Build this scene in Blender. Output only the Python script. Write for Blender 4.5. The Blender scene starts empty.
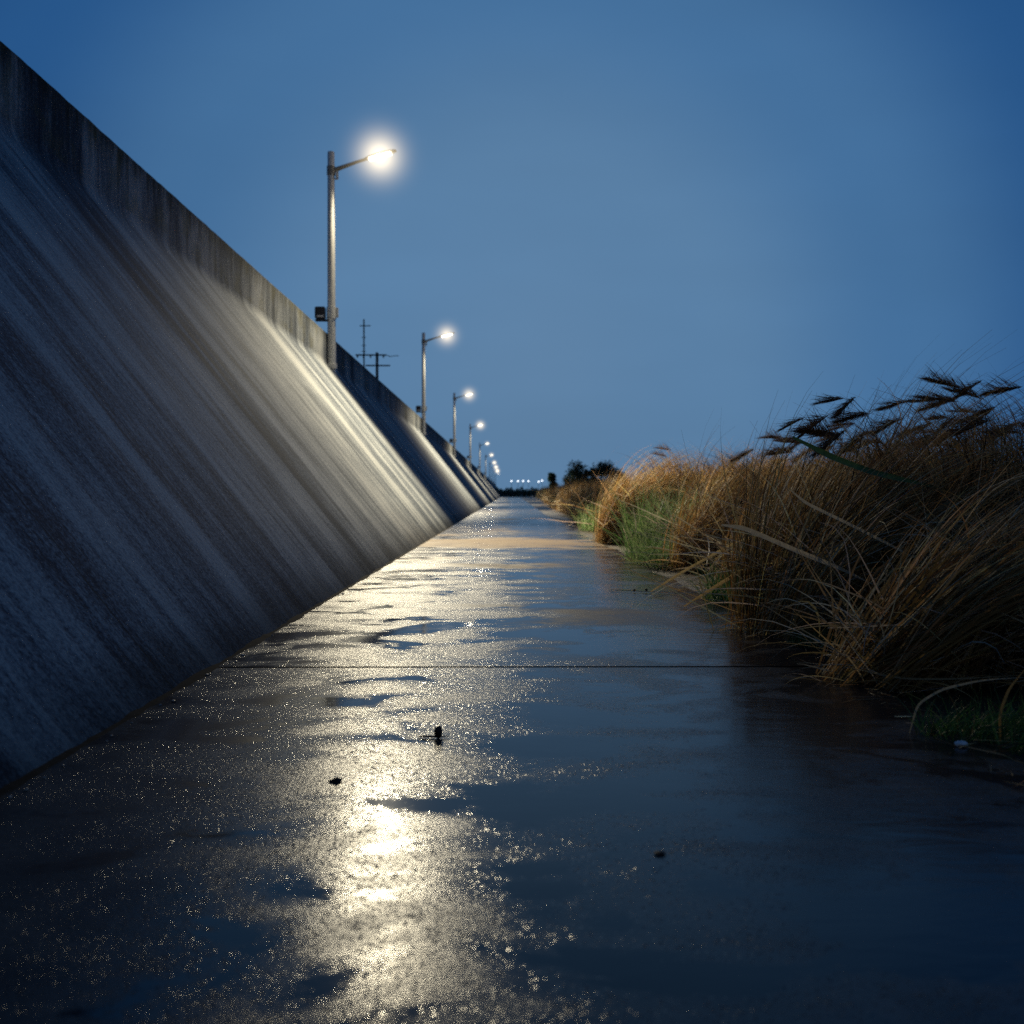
import bpy, bmesh, math, random
import numpy as np
from mathutils import Vector, Matrix, noise

sc = bpy.context.scene
C = bpy.data.collections.new("scene"); sc.collection.children.link(C)
R = math.radians
random.seed(4)

# ------------------------------------------------------------------ helpers
def link(o, parent=None):
    C.objects.link(o)
    if parent is not None: o.parent = parent
    return o
def tag(o, label=None, cat=None, group=None, kind=None):
    if label: o["label"] = label
    if cat: o["category"] = cat
    if group: o["group"] = group
    if kind: o["kind"] = kind
    return o
def empty(name, loc=(0,0,0), rz=0):
    o = bpy.data.objects.new(name, None); o.location = loc; o.rotation_euler = (0,0,rz)
    o.empty_display_size = .2
    return link(o)
def mesh_obj(name, bm, mat, parent=None, smooth=True):
    me = bpy.data.meshes.new(name); bm.normal_update(); bm.to_mesh(me); bm.free()
    me.materials.append(mat)
    if smooth:
        for p in me.polygons: p.use_smooth = True
        try: me.set_sharp_from_angle(angle=R(40))
        except Exception: pass
    return link(bpy.data.objects.new(name, me), parent)
def add_box(bm, c, s, M=None, bev=0.0):
    r = bmesh.ops.create_cube(bm, size=1)
    vs = r['verts']
    T = Matrix.Translation(c) @ (M if M is not None else Matrix.Identity(4)) @ Matrix.Diagonal((s[0],s[1],s[2],1))
    bmesh.ops.transform(bm, matrix=T, verts=vs)
    if bev:
        es = list({e for v in vs for e in v.link_edges})
        bmesh.ops.bevel(bm, geom=es, offset=bev, segments=2, affect='EDGES')
def add_tube(bm, pts, rads, n=12, cap=True):
    rings = []
    pts = [Vector(p) for p in pts]
    if not isinstance(rads, (list, tuple)): rads = [rads]*len(pts)
    prev = None
    for i, p in enumerate(pts):
        t = (pts[min(i+1, len(pts)-1)] - pts[max(i-1, 0)]).normalized()
        if prev is None:
            a = t.orthogonal().normalized()
        else:
            a = (prev - t*prev.dot(t)).normalized()
        prev = a
        b = t.cross(a)
        rings.append([bm.verts.new(p + (a*math.cos(2*math.pi*k/n) + b*math.sin(2*math.pi*k/n))*rads[i]) for k in range(n)])
    for r0, r1 in zip(rings, rings[1:]):
        for k in range(n):
            bm.faces.new((r0[k], r0[(k+1)%n], r1[(k+1)%n], r1[k]))
    if cap:
        bm.faces.new(list(reversed(rings[0]))); bm.faces.new(rings[-1])
def add_blob(bm, c, s, seed, amp=.25, sub=2, freq=2.0):
    r = bmesh.ops.create_icosphere(bm, subdivisions=sub, radius=1)
    off = Vector((seed*3.1, seed*1.7, seed*.9))
    for v in r['verts']:
        k = 1 + amp*noise.noise(v.co*freq + off)
        v.co = Vector((v.co.x*s[0]*k, v.co.y*s[1]*k, v.co.z*s[2]*k)) + Vector(c)

# ------------------------------------------------------------------ node helpers
class NT:
    def __init__(s, name):
        s.m = bpy.data.materials.new(name); s.m.use_nodes = True
        s.t = s.m.node_tree; s.t.nodes.clear()
        s.out = s.t.nodes.new('ShaderNodeOutputMaterial')
    def n(s, typ, ins=None, **kw):
        nd = s.t.nodes.new(typ)
        for k, v in kw.items(): setattr(nd, k, v)
        for k, v in (ins or {}).items():
            if hasattr(v, 'bl_idname') or isinstance(v, bpy.types.NodeSocket): s.t.links.new(v, nd.inputs[k])
            else: nd.inputs[k].default_value = v
        return nd
    def math(s, op, a, b=None, clamp=False):
        ins = {0: a}
        if b is not None: ins[1] = b
        return s.n('ShaderNodeMath', ins, operation=op, use_clamp=clamp).outputs[0]
    def ramp(s, fac, stops, interp='LINEAR'):
        nd = s.n('ShaderNodeValToRGB', {0: fac}); cr = nd.color_ramp; cr.interpolation = interp
        while len(cr.elements) < len(stops): cr.elements.new(.5)
        for e, (p, c) in zip(cr.elements, stops):
            e.position = p; e.color = c if len(c) == 4 else (*c, 1)
        return nd.outputs[0]
    def g(s, fac, a, b):   # grey smooth map a..b -> 0..1
        nd = s.n('ShaderNodeMapRange', {0: fac, 1: a, 2: b, 3: 0., 4: 1.}, interpolation_type='SMOOTHSTEP')
        return nd.outputs[0]
    def noise(s, vec, scale, detail=3, rough=.55, dist=0):
        return s.n('ShaderNodeTexNoise', {'Vector': vec, 'Scale': scale, 'Detail': detail, 'Roughness': rough, 'Distortion': dist}).outputs[0]
    def mapping(s, vec, scale=(1,1,1), loc=(0,0,0)):
        return s.n('ShaderNodeMapping', {'Vector': vec, 'Scale': scale, 'Location': loc}).outputs[0]
    def mix(s, fac, a, b, mode='MIX'):
        nd = s.n('ShaderNodeMix', data_type='RGBA', blend_type=mode)
        for idx, v in ((0, fac), (6, a), (7, b)):
            if isinstance(v, bpy.types.NodeSocket): s.t.links.new(v, nd.inputs[idx])
            else: nd.inputs[idx].default_value = v if idx == 0 or len(v) == 4 else (*v, 1)
        return nd.outputs[2]
    def coords(s):
        return s.n('ShaderNodeTexCoord').outputs['Object']
    def sep(s, v):
        return s.n('ShaderNodeSeparateXYZ', {0: v}).outputs
    def surf(s, sh): s.t.links.new(sh, s.out.inputs['Surface']); return s.m

def simple(name, col, rough=.6, metal=0., var=.25, scale=6., spec=.5):
    t = NT(name); co = t.coords()
    f = t.noise(co, scale, 4)
    d = tuple(c*(1-var) for c in col); l = tuple(min(1, c*(1+var)) for c in col)
    c = t.ramp(f, [(.3, d), (.7, l)])
    p = t.n('ShaderNodeBsdfPrincipled', {'Base Color': c, 'Roughness': rough, 'Metallic': metal, 'Specular IOR Level': spec})
    return t.surf(p.outputs[0])

# ------------------------------------------------------------------ materials
def mat_path():
    t = NT('wet_concrete_path'); co = t.coords(); x, y, z = t.sep(co)
    # standing water patches
    w1 = t.noise(t.mapping(co, (.8, 1.15, 1.), (3.3, 6.4, 0)), 1.7, 5, .6, .5)
    w0 = t.noise(t.mapping(co, (1, 1, 1.), (13.3, 7.2, 0)), .35, 2, .5)
    wet = t.math('ADD', w1, t.math('MULTIPLY', t.math('SUBTRACT', w0, .5), .30))
    wet = t.math('ADD', wet, t.math('MULTIPLY', t.g(x, -.4, 1.2), .085))
    damp = t.g(wet, .38, .56)
    # aggregate grains standing out of the water film
    wob = t.n('ShaderNodeTexNoise', {'Vector': co, 'Scale': 60., 'Detail': 2.}).outputs['Color']
    wco = t.n('ShaderNodeVectorMath', {0: wob, 1: (.012, .012, .0), 2: co}, operation='MULTIPLY_ADD').outputs[0]
    vn = t.n('ShaderNodeTexVoronoi', {'Vector': wco, 'Scale': 88.}, feature='F1')
    pick = t.sep(t.n('ShaderNodeSeparateColor', {0: vn.outputs['Color']}).outputs[0]) if False else t.n('ShaderNodeSeparateColor', {0: vn.outputs['Color']}).outputs
    patch = t.noise(co, 1.9, 3, .6)
    thr = t.math('ADD', .42, t.math('MULTIPLY', t.g(patch, .40, .62), .30))
    stone = t.math('MULTIPLY', t.g(pick[0], thr, 1.), t.g(vn.outputs['Distance'], .55, .12))
    # each chosen grain is a small facet with its own tilt, so it flashes as a whole
    df = t.n('ShaderNodeVectorMath', {0: wco, 1: vn.outputs['Position']}, operation='SUBTRACT').outputs[0]
    dc = t.n('ShaderNodeVectorMath', {0: vn.outputs['Color'], 1: (.5, .5, .5)}, operation='SUBTRACT').outputs[0]
    fc = t.n('ShaderNodeVectorMath', {0: df, 1: dc}, operation='DOT_PRODUCT').outputs['Value']
    stone = t.math('MULTIPLY', t.math('MULTIPLY', fc, 88.*2.0), t.math('MULTIPLY', t.g(pick[0], thr, t.math('ADD', thr, .08)), t.g(vn.outputs['Distance'], .62, .40)))
    v2 = t.n('ShaderNodeTexVoronoi', {'Vector': co, 'Scale': 120.}, feature='F1').outputs['Distance']
    fineg = t.noise(co, 120., 4, .75)
    edge = t.noise(co, 22., 4, .65)
    wet = t.math('ADD', wet, t.math('MULTIPLY', t.math('SUBTRACT', edge, .5), .10))
    wet = t.math('SUBTRACT', wet, t.math('MULTIPLY', stone, .03))
    pud = t.g(wet, .545, .605)
    right = t.g(x, .1, 1.1)
    amt = t.math('MULTIPLY', t.math('SUBTRACT', 1., t.math('MULTIPLY', pud, .98)), t.math('SUBTRACT', 1., t.math('MULTIPLY', damp, .55)))
    amt = t.math('MULTIPLY', amt, t.math('SUBTRACT', 1., t.math('MULTIPLY', right, .2)))
    grain = t.math('ADD', t.math('MULTIPLY', stone, 1.0), t.math('ADD', t.math('MULTIPLY', v2, .12), t.math('MULTIPLY', fineg, t.math('ADD', .16, t.math('MULTIPLY', t.g(y, 4., 9.), .26)))))
    b1 = t.n('ShaderNodeBump', {'Strength': t.math('MULTIPLY', amt, .6), 'Distance': .0065, 'Height': grain})
    # slow undulation of the slab and ripples on the flooded right side
    und = t.noise(t.mapping(co, (1, 1.6, 1)), 1.6, 3)
    b2 = t.n('ShaderNodeBump', {'Strength': .12, 'Distance': .010, 'Height': und, 'Normal': b1.outputs[0]})
    rip = t.noise(t.mapping(co, (.8, 2.6, 1), (0, 0, 0)), 4.5, 2, .5, .6)
    b3 = t.n('ShaderNodeBump', {'Strength': t.math('MULTIPLY', t.g(x, .5, 2.1), .14), 'Distance': .025, 'Height': rip, 'Normal': b2.outputs[0]})
    cn = t.noise(co, 3.1, 5, .6)
    dirt = t.noise(t.mapping(co, (1, 1, 1), (5, 5, 0)), 38., 3, .6)
    col = t.ramp(cn, [(.28, (.024, .022, .022)), (.55, (.05, .044, .039)), (.75, (.078, .067, .056))])
    col = t.mix(t.math('MULTIPLY', t.g(dirt, .42, .62), .5), col, (.02, .018, .017))
    col = t.mix(pud, col, (.014, .012, .014))
    dry = t.math('MULTIPLY', t.math('SUBTRACT', 1., damp), t.math('MULTIPLY', t.math('SUBTRACT', 1., right), t.g(y, 5., 12.)))
    col = t.mix(t.math('MULTIPLY', dry, .8), col, (.17, .15, .125))  # less damp slab; lamplight on the left stretch is brightened into this colour
    # drifts of brown silt washed over the slab further along
    sl = t.noise(t.mapping(co, (.55, 1., 1.), (21, 2, 0)), .55, 5, .6, .4)
    yb = t.math('MULTIPLY', t.g(t.math('ABSOLUTE', t.math('SUBTRACT', y, 24.6)), 3.2, .8), .22)
    silt = t.math('MULTIPLY', t.g(t.math('ADD', sl, yb), .56, .68), t.g(y, 5., 12.))
    col = t.mix(silt, col, t.mix(dirt, (.11, .075, .045), (.22, .16, .10)))
    ro = t.math('SUBTRACT', .22, t.math('MULTIPLY', damp, .08))
    ro = t.math('ADD', t.math('MULTIPLY', ro, t.math('SUBTRACT', 1., pud)), t.math('MULTIPLY', pud, .075))
    ro = t.math('ADD', ro, t.math('MULTIPLY', silt, .25))
    ro = t.math('ADD', ro, t.math('MULTIPLY', t.math('MULTIPLY', t.math('SUBTRACT', 1., right), t.math('SUBTRACT', 1., pud)), t.math('MULTIPLY', t.g(y, 4.5, 11.), .12)))
    ro = t.math('ADD', ro, t.math('MULTIPLY', right, .09))
    spc = t.math('SUBTRACT', .5, t.math('MULTIPLY', silt, .38))
    p = t.n('ShaderNodeBsdfPrincipled', {'Base Color': col, 'Roughness': ro, 'IOR': 1.33, 'Specular IOR Level': spc, 'Normal': b3.outputs[0]})
    return t.surf(p.outputs[0])

def mat_wall(parapet=False):
    t = NT('parapet_concrete' if parapet else 'slope_concrete'); co = t.coords(); x, y, z = t.sep(co)
    s1 = t.noise(t.mapping(co, (.05, 1, .05)), .55, 4, .6)
    s2 = t.noise(t.mapping(co, (.11, 1, .11), (2, 9, 1)), 2.6, 6, .7)
    s3 = t.noise(t.mapping(co, (.10, 1, .10), (7, 3, 1)), 12., 5, .7)
    bl = t.noise(co, .8, 5, .6)
    fine = t.noise(co, 34., 5, .75)
    f = t.math('ADD', t.math('MULTIPLY', s1, .40), t.math('MULTIPLY', s2, .38))
    f = t.math('ADD', f, t.math('MULTIPLY', s3, .20))
    f = t.math('ADD', f, t.math('MULTIPLY', bl, .10))
    f = t.math('ADD', f, t.math('MULTIPLY', t.math('SUBTRACT', fine, .5), .42))
    col = t.ramp(f, [(.455, (.046, .056, .074)), (.505, (.128, .146, .170)), (.555, (.26, .28, .295)), (.62, (.43, .44, .43))])
    # construction joints running up the slope
    fr = t.math('FRACT', t.math('DIVIDE', y, 3.05 if parapet else 6.1))
    j = t.math('LESS_THAN', fr, .006 if parapet else .0032)
    col = t.mix(t.math('MULTIPLY', j, .75), col, (.03, .03, .03))
    if parapet:
        drip = t.noise(t.mapping(co, (1, 1, .12)), 5.5, 5, .7)
        top = t.g(t.math('ADD', z, t.math('MULTIPLY', drip, 2.6)), 8.25, 9.1)
        col = t.mix(t.math('MULTIPLY', top, .85), col, (.035, .036, .026))
        moss = t.g(t.noise(co, 1.1, 4, .6), .5, .65)
        col = t.mix(t.math('MULTIPLY', moss, .35), col, (.16, .14, .05))
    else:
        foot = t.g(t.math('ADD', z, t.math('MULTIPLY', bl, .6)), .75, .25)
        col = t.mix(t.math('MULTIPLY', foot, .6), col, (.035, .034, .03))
    h = t.math('ADD', t.math('MULTIPLY', s3, .45), t.math('MULTIPLY', fine, .6))
    h = t.math('ADD', h, t.math('MULTIPLY', s2, .8))
    b = t.n('ShaderNodeBump', {'Strength': .45, 'Distance': .014, 'Height': h})
    ro = t.math('ADD', .78, t.math('MULTIPLY', s2, .3))
    p = t.n('ShaderNodeBsdfPrincipled', {'Base Color': col, 'Roughness': ro, 'Specular IOR Level': .06, 'Normal': b.outputs[0]})
    return t.surf(p.outputs[0])

def mat_leaf(name='dry_reed', rough=.55, transl=.38):
    t = NT(name)
    a = t.n('ShaderNodeAttribute', attribute_name='col').outputs['Color']
    co = t.coords()
    f = t.noise(co, 30., 3)
    c = t.mix(.45, a, t.ramp(f, [(.3, (.45, .42, .4)), (.7, (1, 1, 1))]), 'MULTIPLY')
    p = t.n('ShaderNodeBsdfPrincipled', {'Base Color': c, 'Roughness': rough, 'Specular IOR Level': .3})
    tr = t.n('ShaderNodeBsdfTranslucent', {'Color': c})
    m = t.n('ShaderNodeMixShader', {0: transl, 1: p.outputs[0], 2: tr.outputs[0]})
    return t.surf(m.outputs[0])

def mat_emit(name, col, strength):
    t = NT(name)
    e = t.n('ShaderNodeEmission', {'Color': (*col, 1), 'Strength': strength})
    return t.surf(e.outputs[0])

def mat_halo_glow(name, strength, radius):  # self-emitting volume that imitates the halo round a lamp; scatters no light
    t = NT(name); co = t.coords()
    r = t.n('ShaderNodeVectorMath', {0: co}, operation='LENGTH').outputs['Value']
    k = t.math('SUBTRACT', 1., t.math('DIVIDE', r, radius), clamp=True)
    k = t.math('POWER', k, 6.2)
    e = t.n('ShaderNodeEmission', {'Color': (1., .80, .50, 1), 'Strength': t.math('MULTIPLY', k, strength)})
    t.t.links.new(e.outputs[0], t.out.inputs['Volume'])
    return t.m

def mat_mud():
    t = NT('wet_mud'); co = t.coords()
    f = t.noise(co, 2.2, 6, .65)
    col = t.ramp(f, [(.3, (.018, .014, .011)), (.6, (.045, .035, .024)), (.8, (.06, .05, .03))])
    b = t.n('ShaderNodeBump', {'Strength': .6, 'Distance': .05, 'Height': t.noise(co, 9., 5, .6)})
    p = t.n('ShaderNodeBsdfPrincipled', {'Base Color': col, 'Roughness': t.math('ADD', .25, t.math('MULTIPLY', f, .4)), 'Normal': b.outputs[0]})
    return t.surf(p.outputs[0])

M_path = mat_path(); M_slope = mat_wall(False); M_par = mat_wall(True)
M_reed = mat_leaf(); M_green = mat_leaf('green_blade', .5, .3); M_plume = mat_leaf('dark_plume', .8, .15)
M_steel = simple('galvanised_steel', (.62, .62, .60), .45, .1, .12, 9.)
M_arm = simple('painted_arm_metal', (.24, .24, .23), .5, .2, .2, 9.)
M_dark = simple('dark_box_paint', (.02, .022, .028), .4, .0, .3, 12.)
M_white = simple('pale_trim', (.62, .64, .66), .5, 0, .12, 12.)
M_mud = mat_mud()
M_soil = simple('black_joint_soil', (.015, .013, .011), .9)
M_pole = simple('weathered_pole_timber', (.03, .035, .045), .8)
M_debris = simple('soaked_debris', (.012, .009, .007), .7)
M_pebble = simple('wet_pebble', (.22, .2, .18), .3, 0, .4, 20.)
M_litter = simple('pale_litter', (.55, .6, .66), .5)
M_bark = simple('dark_bark', (.03, .026, .022), .9)
M_treeleaf = mat_leaf('tree_leaf', .6, .2)
M_hill = simple('far_bank_hazed', (.06, .075, .09), .9, 0, .2, .2)  # blue-grey distance haze is put into the bank's colour
M_lens = mat_emit('lit_lamp_lens', (1., .92, .76), 3.6)
M_lens.cycles.emission_sampling = 'NONE'
M_far = mat_emit('far_lamp_glow', (.93, .97, 1.), 3.6)
M_far.cycles.emission_sampling = 'NONE'
M_farwarm = mat_emit('far_lamp_glow_warm', (1., .88, .74), 3.)

M_farwarm.cycles.emission_sampling = 'NONE'
# ------------------------------------------------------------------ setting
XL = -2.03                # foot of the slope
TANS = 1.257              # slope steepness
XC, ZC = -7.05, 6.31      # where slope meets parapet
ZT = 7.55
YE = 720.

bm = bmesh.new()
v = [bm.verts.new(p) for p in ((-2.2, -60, -.07), (3000, -60, -.07), (3000, 4000, -.07), (-2.2, 4000, -.07))]
bm.faces.new(v)
tag(mesh_obj('ground', bm, M_mud, smooth=False), kind='structure')
bm = bmesh.new()
v = [bm.verts.new(p) for p in ((-900, -60, 6.2), (-7.5, -60, 6.2), (-7.5, YE+3, 6.2), (-900, YE+3, 6.2))]
bm.faces.new(v)
tag(mesh_obj('terrain', bm, M_mud, smooth=False), kind='structure')

# the path: slabs with a real open joint
def path_slab(bm, y0, y1, step, rng):
    n = max(2, int((y1-y0)/step))
    top = []; bot = []
    for i in range(n+1):
        y = y0 + (y1-y0)*i/n
        xr = 2.32 + .16*noise.noise(Vector((y*.7, 3.3, 0))) + .05*noise.noise(Vector((y*3.1, 8, 0)))
        xr += max(0, (y-60))*.009
        top.append((bm.verts.new((XL+.025, y, 0)), bm.verts.new((xr-.012, y, 0)), bm.verts.new((xr, y, -.012))))
        bot.append((bm.verts.new((XL+.025, y, -.06)), bm.verts.new((xr, y, -.06))))
    for i in range(n):
        a, b = top[i], top[i+1]; c, d = bot[i], bot[i+1]
        bm.faces.new((a[0], a[1], b[1], b[0]))
        bm.faces.new((a[1], a[2], b[2], b[1]))
        bm.faces.new((a[2], c[1], d[1], b[2]))
        bm.faces.new((c[0], a[0], b[0], d[0]))
    for i, flip in ((0, False), (n, True)):
        a, c = top[i], bot[i]
        f = (a[0], c[0], c[1], a[2], a[1])
        bm.faces.new(f if not flip else tuple(reversed(f)))
bm = bmesh.new(); rng = random.Random(2)
YJ = 6.92
path_slab(bm, -4, YJ-.025, .35, rng)
path_slab(bm, YJ+.025, 60, .5, rng)
path_slab(bm, 60.02, 395, 3., rng)
tag(mesh_obj('path', bm, M_path, smooth=False), kind='structure')

# far low bank
bm = bmesh.new()
N = 60; rows = []
for i in range(N+1):
    x = -300 + 1500*i/N
    h = 4.0 + 1.6*noise.noise(Vector((x*.006, 1, 0))) + .5*noise.noise(Vector((x*.04, 2, 0)))
    rows.append([bm.verts.new((x, 800-20, -.1)), bm.verts.new((x, 808, h*.85)), bm.verts.new((x, 822, h)), bm.verts.new((x, 880, -.1))])
for a, b in zip(rows, rows[1:]):
    for k in range(3): bm.faces.new((a[k], b[k], b[k+1], a[k+1]))
tag(mesh_obj('hills', bm, M_hill), kind='structure')

# ------------------------------------------------------------------ the sloped wall
def loft(prof, ys, mat, name, parent):
    bm = bmesh.new(); rows = []
    for y in ys:
        row = []
        for p in prof:
            dx = dz = 0.
            if name == 'parapet' and p[1] > ZT-.1:
                q = noise.noise(Vector((y*2.3, p[0]*2, 4))); w_ = noise.noise(Vector((y*.35, 1, 9)))
                dz = .010*w_ + .008*q - (.03*max(0, noise.noise(Vector((y*5.1, p[0]*5, 1)))-.35)); dx = .006*q
            row.append(bm.verts.new((p[0]+dx, y, p[1]+dz)))
        rows.append(row)
    for a, b in zip(rows, rows[1:]):
        for k in range(len(prof)-1): bm.faces.new((a[k], a[k+1], b[k+1], b[k]))
    bm.faces.new(rows[0]); bm.faces.new(list(reversed(rows[-1])))
    bmesh.ops.recalc_face_normals(bm, faces=bm.faces)
    return mesh_obj(name, bm, mat, parent)
wall = empty('embankment_wall', (-4.5, 20, 0))
tag(wall, 'tall steep concrete embankment wall with streaked face and upright parapet left of the path', 'wall')
sd = Vector((-1, TANS)).normalized()
fil = .22
P0 = Vector((XC, ZC)) - sd*fil; P2 = Vector((XC, ZC+fil*.8)); P1 = Vector((XC, ZC))
prof = [(XL, -.1), (XL, 0.0)]
for k in range(1, 6): 
    q = Vector((XL, 0)).lerp(P0, k/6); prof.append((q.x, q.y))
for k in range(9):
    u = k/8; q = P0*(1-u)**2 + P1*2*u*(1-u) + P2*u*u; prof.append((q.x, q.y))
slope_prof = prof + [(XC-.42, P2.y), (XC-.42, -.1)]
ys = [-12] + [i*.22 for i in range(0, 320)] + [75 + 4*i for i in range(20)] + [200, 400, YE]
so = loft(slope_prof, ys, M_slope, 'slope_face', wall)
par_prof = [(XC-.004, P2.y-.0), (XC, ZT-.03), (XC-.03, ZT), (XC-.37, ZT), (XC-.40, ZT-.03), (XC-.40, P2.y)]
po = loft(par_prof, ys, M_par, 'parapet', wall)
for o in (so, po):
    o.matrix_parent_inverse = Matrix.Translation((4.5, -20, 0))

# ------------------------------------------------------------------ street lamps
def build_lamp():
    root = empty('street_lamp')
    H = 8.32
    bm = bmesh.new()
    add_tube(bm, [(0,0,-.9), (0,0,.05), (0,0,H*.5), (0,0,H-.02), (0,0,H)], [.165,.165,.15,.135,.12], 20)
    pole = mesh_obj('pole', bm, M_steel, root)
    bm = bmesh.new()
    add_tube(bm, [(.05,0,7.58), (.32,-.03,7.67), (1.0,-.12,7.88), (1.45,-.18,8.0)], [.10,.085,.06,.055], 12)
    add_tube(bm, [(0,0,7.42), (0,0,7.75)], [.165,.165], 20)
    mesh_obj('arm', bm, M_arm, root)
    bm = bmesh.new()
    add_box(bm, (.24,-.02,7.43), (.10,.12,.26), bev=.012); add_box(bm, (.21,-.02,7.26), (.16,.05,.05), bev=.008)
    mesh_obj('bracket', bm, M_white, root)
    # luminaire, tilted up along the arm
    head = empty('lamp_head'); head.parent = root
    head.location = (1.95,-.25,8.11); head.rotation_euler = (R(-10), R(-13), R(-8))
    bm = bmesh.new()
    L = [(-.62,.07,.07),(-.5,.12,.085),(-.2,.17,.10),(.2,.18,.09),(.5,.15,.06),(.66,.09,.035)]
    rows = []
    for (lx, w, h) in L:
        rows.append([bm.verts.new((lx, w*math.cos(a), max(-.02, h*math.sin(a)))) for a in [math.pi*k/8 for k in range(9)]])
    for a, b in zip(rows, rows[1:]):
        for k in range(8): bm.faces.new((a[k], a[k+1], b[k+1], b[k]))
    bm.faces.new(list(reversed(rows[0]))); bm.faces.new(rows[-1])
    bmesh.ops.recalc_face_normals(bm, faces=bm.faces)
    mesh_obj('housing', bm, M_arm, head)
    bm = bmesh.new()
    add_box(bm, (.0,0,-.045), (.92,.26,.075), bev=.03)
    mesh_obj('lens', bm, M_lens, head)
    # control box on the pole
    bm = bmesh.new()
    add_box(bm, (-.43,-.03,2.02), (.40,.34,.46), bev=.03)
    cb = mesh_obj('control_box', bm, M_dark, root)
    bm = bmesh.new()
    add_box(bm, (-.41,-.206,1.87), (.26,.012,.07), bev=.004)
    mesh_obj('vent_strip', bm, M_white, cb)
    bm = bmesh.new()
    add_box(bm, (-.36,-.03,1.73), (.52,.26,.06), bev=.01)
    mesh_obj('box_tray', bm, M_dark, cb)
    bm = bmesh.new()
    add_tube(bm, [(0,0,1.8), (0,0,2.25)], [.185,.185], 20)
    add_box(bm, (.22,0,2.04), (.10,.14,.38), bev=.015)
    mesh_obj('clamp', bm, M_steel, root)
    bm = bmesh.new()
    add_tube(bm, [(0,0,-.15), (0,0,-.11), (0,0,.02), (0,0,.03)], [.21,.21,.21,.18], 20)
    mesh_obj('base_collar', bm, M_steel, root)
    return root
def copy_tree(o, parent=None):
    c = o.copy(); C.objects.link(c)
    c.parent = parent
    for ch in o.children: copy_tree(ch, c)
    return c
LX = -6.86
LZ = ZC - .02
YS = [39.5, 83.5, 133, 192, 262, 338, 420, 490, 570, 660]
ords = ['nearest and tallest', 'second', 'third', 'fourth', 'fifth', 'sixth', 'seventh', 'eighth', 'ninth', 'farthest']
proto = build_lamp()
lamps = []
for i, y in enumerate(YS):
    o = proto if i == 0 else copy_tree(proto)
    o.location = (LX, y, LZ); lamps.append(o)
    tag(o, (ords[i] + ' lit street lamp on the wall, with dark box clamped to its pole') if i == 0 else
        (ords[i] + ' lit street lamp along the top of the concrete wall, counted from the viewer'), 'street lamp', 'lit street lamps along the wall')
for i, (o, y) in enumerate(zip(lamps, YS)):
    if i < 6:
        ld = bpy.data.lights.new('lamp_beam', 'SPOT'); ld.energy = 54000; ld.color = (1., .87, .60)
        ld.spot_size = R(2*69); ld.spot_blend = .5; ld.shadow_soft_size = .16
        ld.use_nodes = True; ln_ = ld.node_tree; em = next(n for n in ln_.nodes if n.type == 'EMISSION')
        ge = ln_.nodes.new('ShaderNodeNewGeometry'); sx = ln_.nodes.new('ShaderNodeSeparateXYZ'); ln_.links.new(ge.outputs['Incoming'], sx.inputs[0])
        def nd_(typ, op=None, **kw):
            q = ln_.nodes.new(typ)
            if op: q.operation = op
            return q
        ab = nd_('ShaderNodeMath', 'ABSOLUTE'); ln_.links.new(sx.outputs['Z'], ab.inputs[0])
        def mr_(sock, a0, a1, o0, o1):
            q = nd_('ShaderNodeMapRange'); q.interpolation_type = 'SMOOTHSTEP'; ln_.links.new(sock, q.inputs[0])
            for k_, v_ in ((1,a0),(2,a1),(3,o0),(4,o1)): q.inputs[k_].default_value = v_
            return q.outputs[0]
        dv_ = nd_('ShaderNodeMath', 'DIVIDE'); ln_.links.new(sx.outputs['X'], dv_.inputs[0]); ln_.links.new(sx.outputs['Y'], dv_.inputs[1])
        ng_ = nd_('ShaderNodeMath', 'MULTIPLY'); ln_.links.new(dv_.outputs[0], ng_.inputs[0]); ng_.inputs[1].default_value = -1
        ad_ = nd_('ShaderNodeMath', 'ADD'); ln_.links.new(mr_(ab.outputs[0], .30, .67, .004, 1.), ad_.inputs[0])
        ln_.links.new(mr_(ng_.outputs[0], .085, .145, 0., .055), ad_.inputs[1])
        cp_ = nd_('ShaderNodeMath', 'MULTIPLY'); ln_.links.new(ad_.outputs[0], cp_.inputs[0]); ln_.links.new(mr_(ab.outputs[0], .72, 1., 1., .5), cp_.inputs[1])
        hs_ = nd_('ShaderNodeMath', 'DIVIDE'); ln_.links.new(sx.outputs['X'], hs_.inputs[0]); ln_.links.new(sx.outputs['Z'], hs_.inputs[1])
        hn_ = nd_('ShaderNodeMath', 'MULTIPLY'); ln_.links.new(hs_.outputs[0], hn_.inputs[0]); hn_.inputs[1].default_value = -1
        c2_ = nd_('ShaderNodeMath', 'MULTIPLY'); ln_.links.new(cp_.outputs[0], c2_.inputs[0]); ln_.links.new(mr_(hn_.outputs[0], -.32, .10, .30, 1.), c2_.inputs[1])
        ln_.links.new(c2_.outputs[0], em.inputs['Strength'])
        lo = link(bpy.data.objects.new('lamp_beam', ld))
        lo.parent = o; lo.location = (1.95, -.10, 7.90)
        d = Vector((-.12, -.90, -.44)).normalized()
        lo.rotation_euler = d.to_track_quat('-Z', 'Y').to_euler()
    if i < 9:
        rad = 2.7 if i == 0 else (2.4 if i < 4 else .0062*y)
        bm = bmesh.new(); bmesh.ops.create_icosphere(bm, subdivisions=3, radius=rad)  # added glowing sphere, painted halo of the lamp head
        hz = mesh_obj('halo_glow', bm, mat_halo_glow('lamp_halo_glow', 2.3 if i == 0 else (1.9 if i < 3 else 2.3), rad))
        hz.location = (LX+1.95, y-.25, LZ+8.08); tag(hz, kind='structure')

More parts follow.
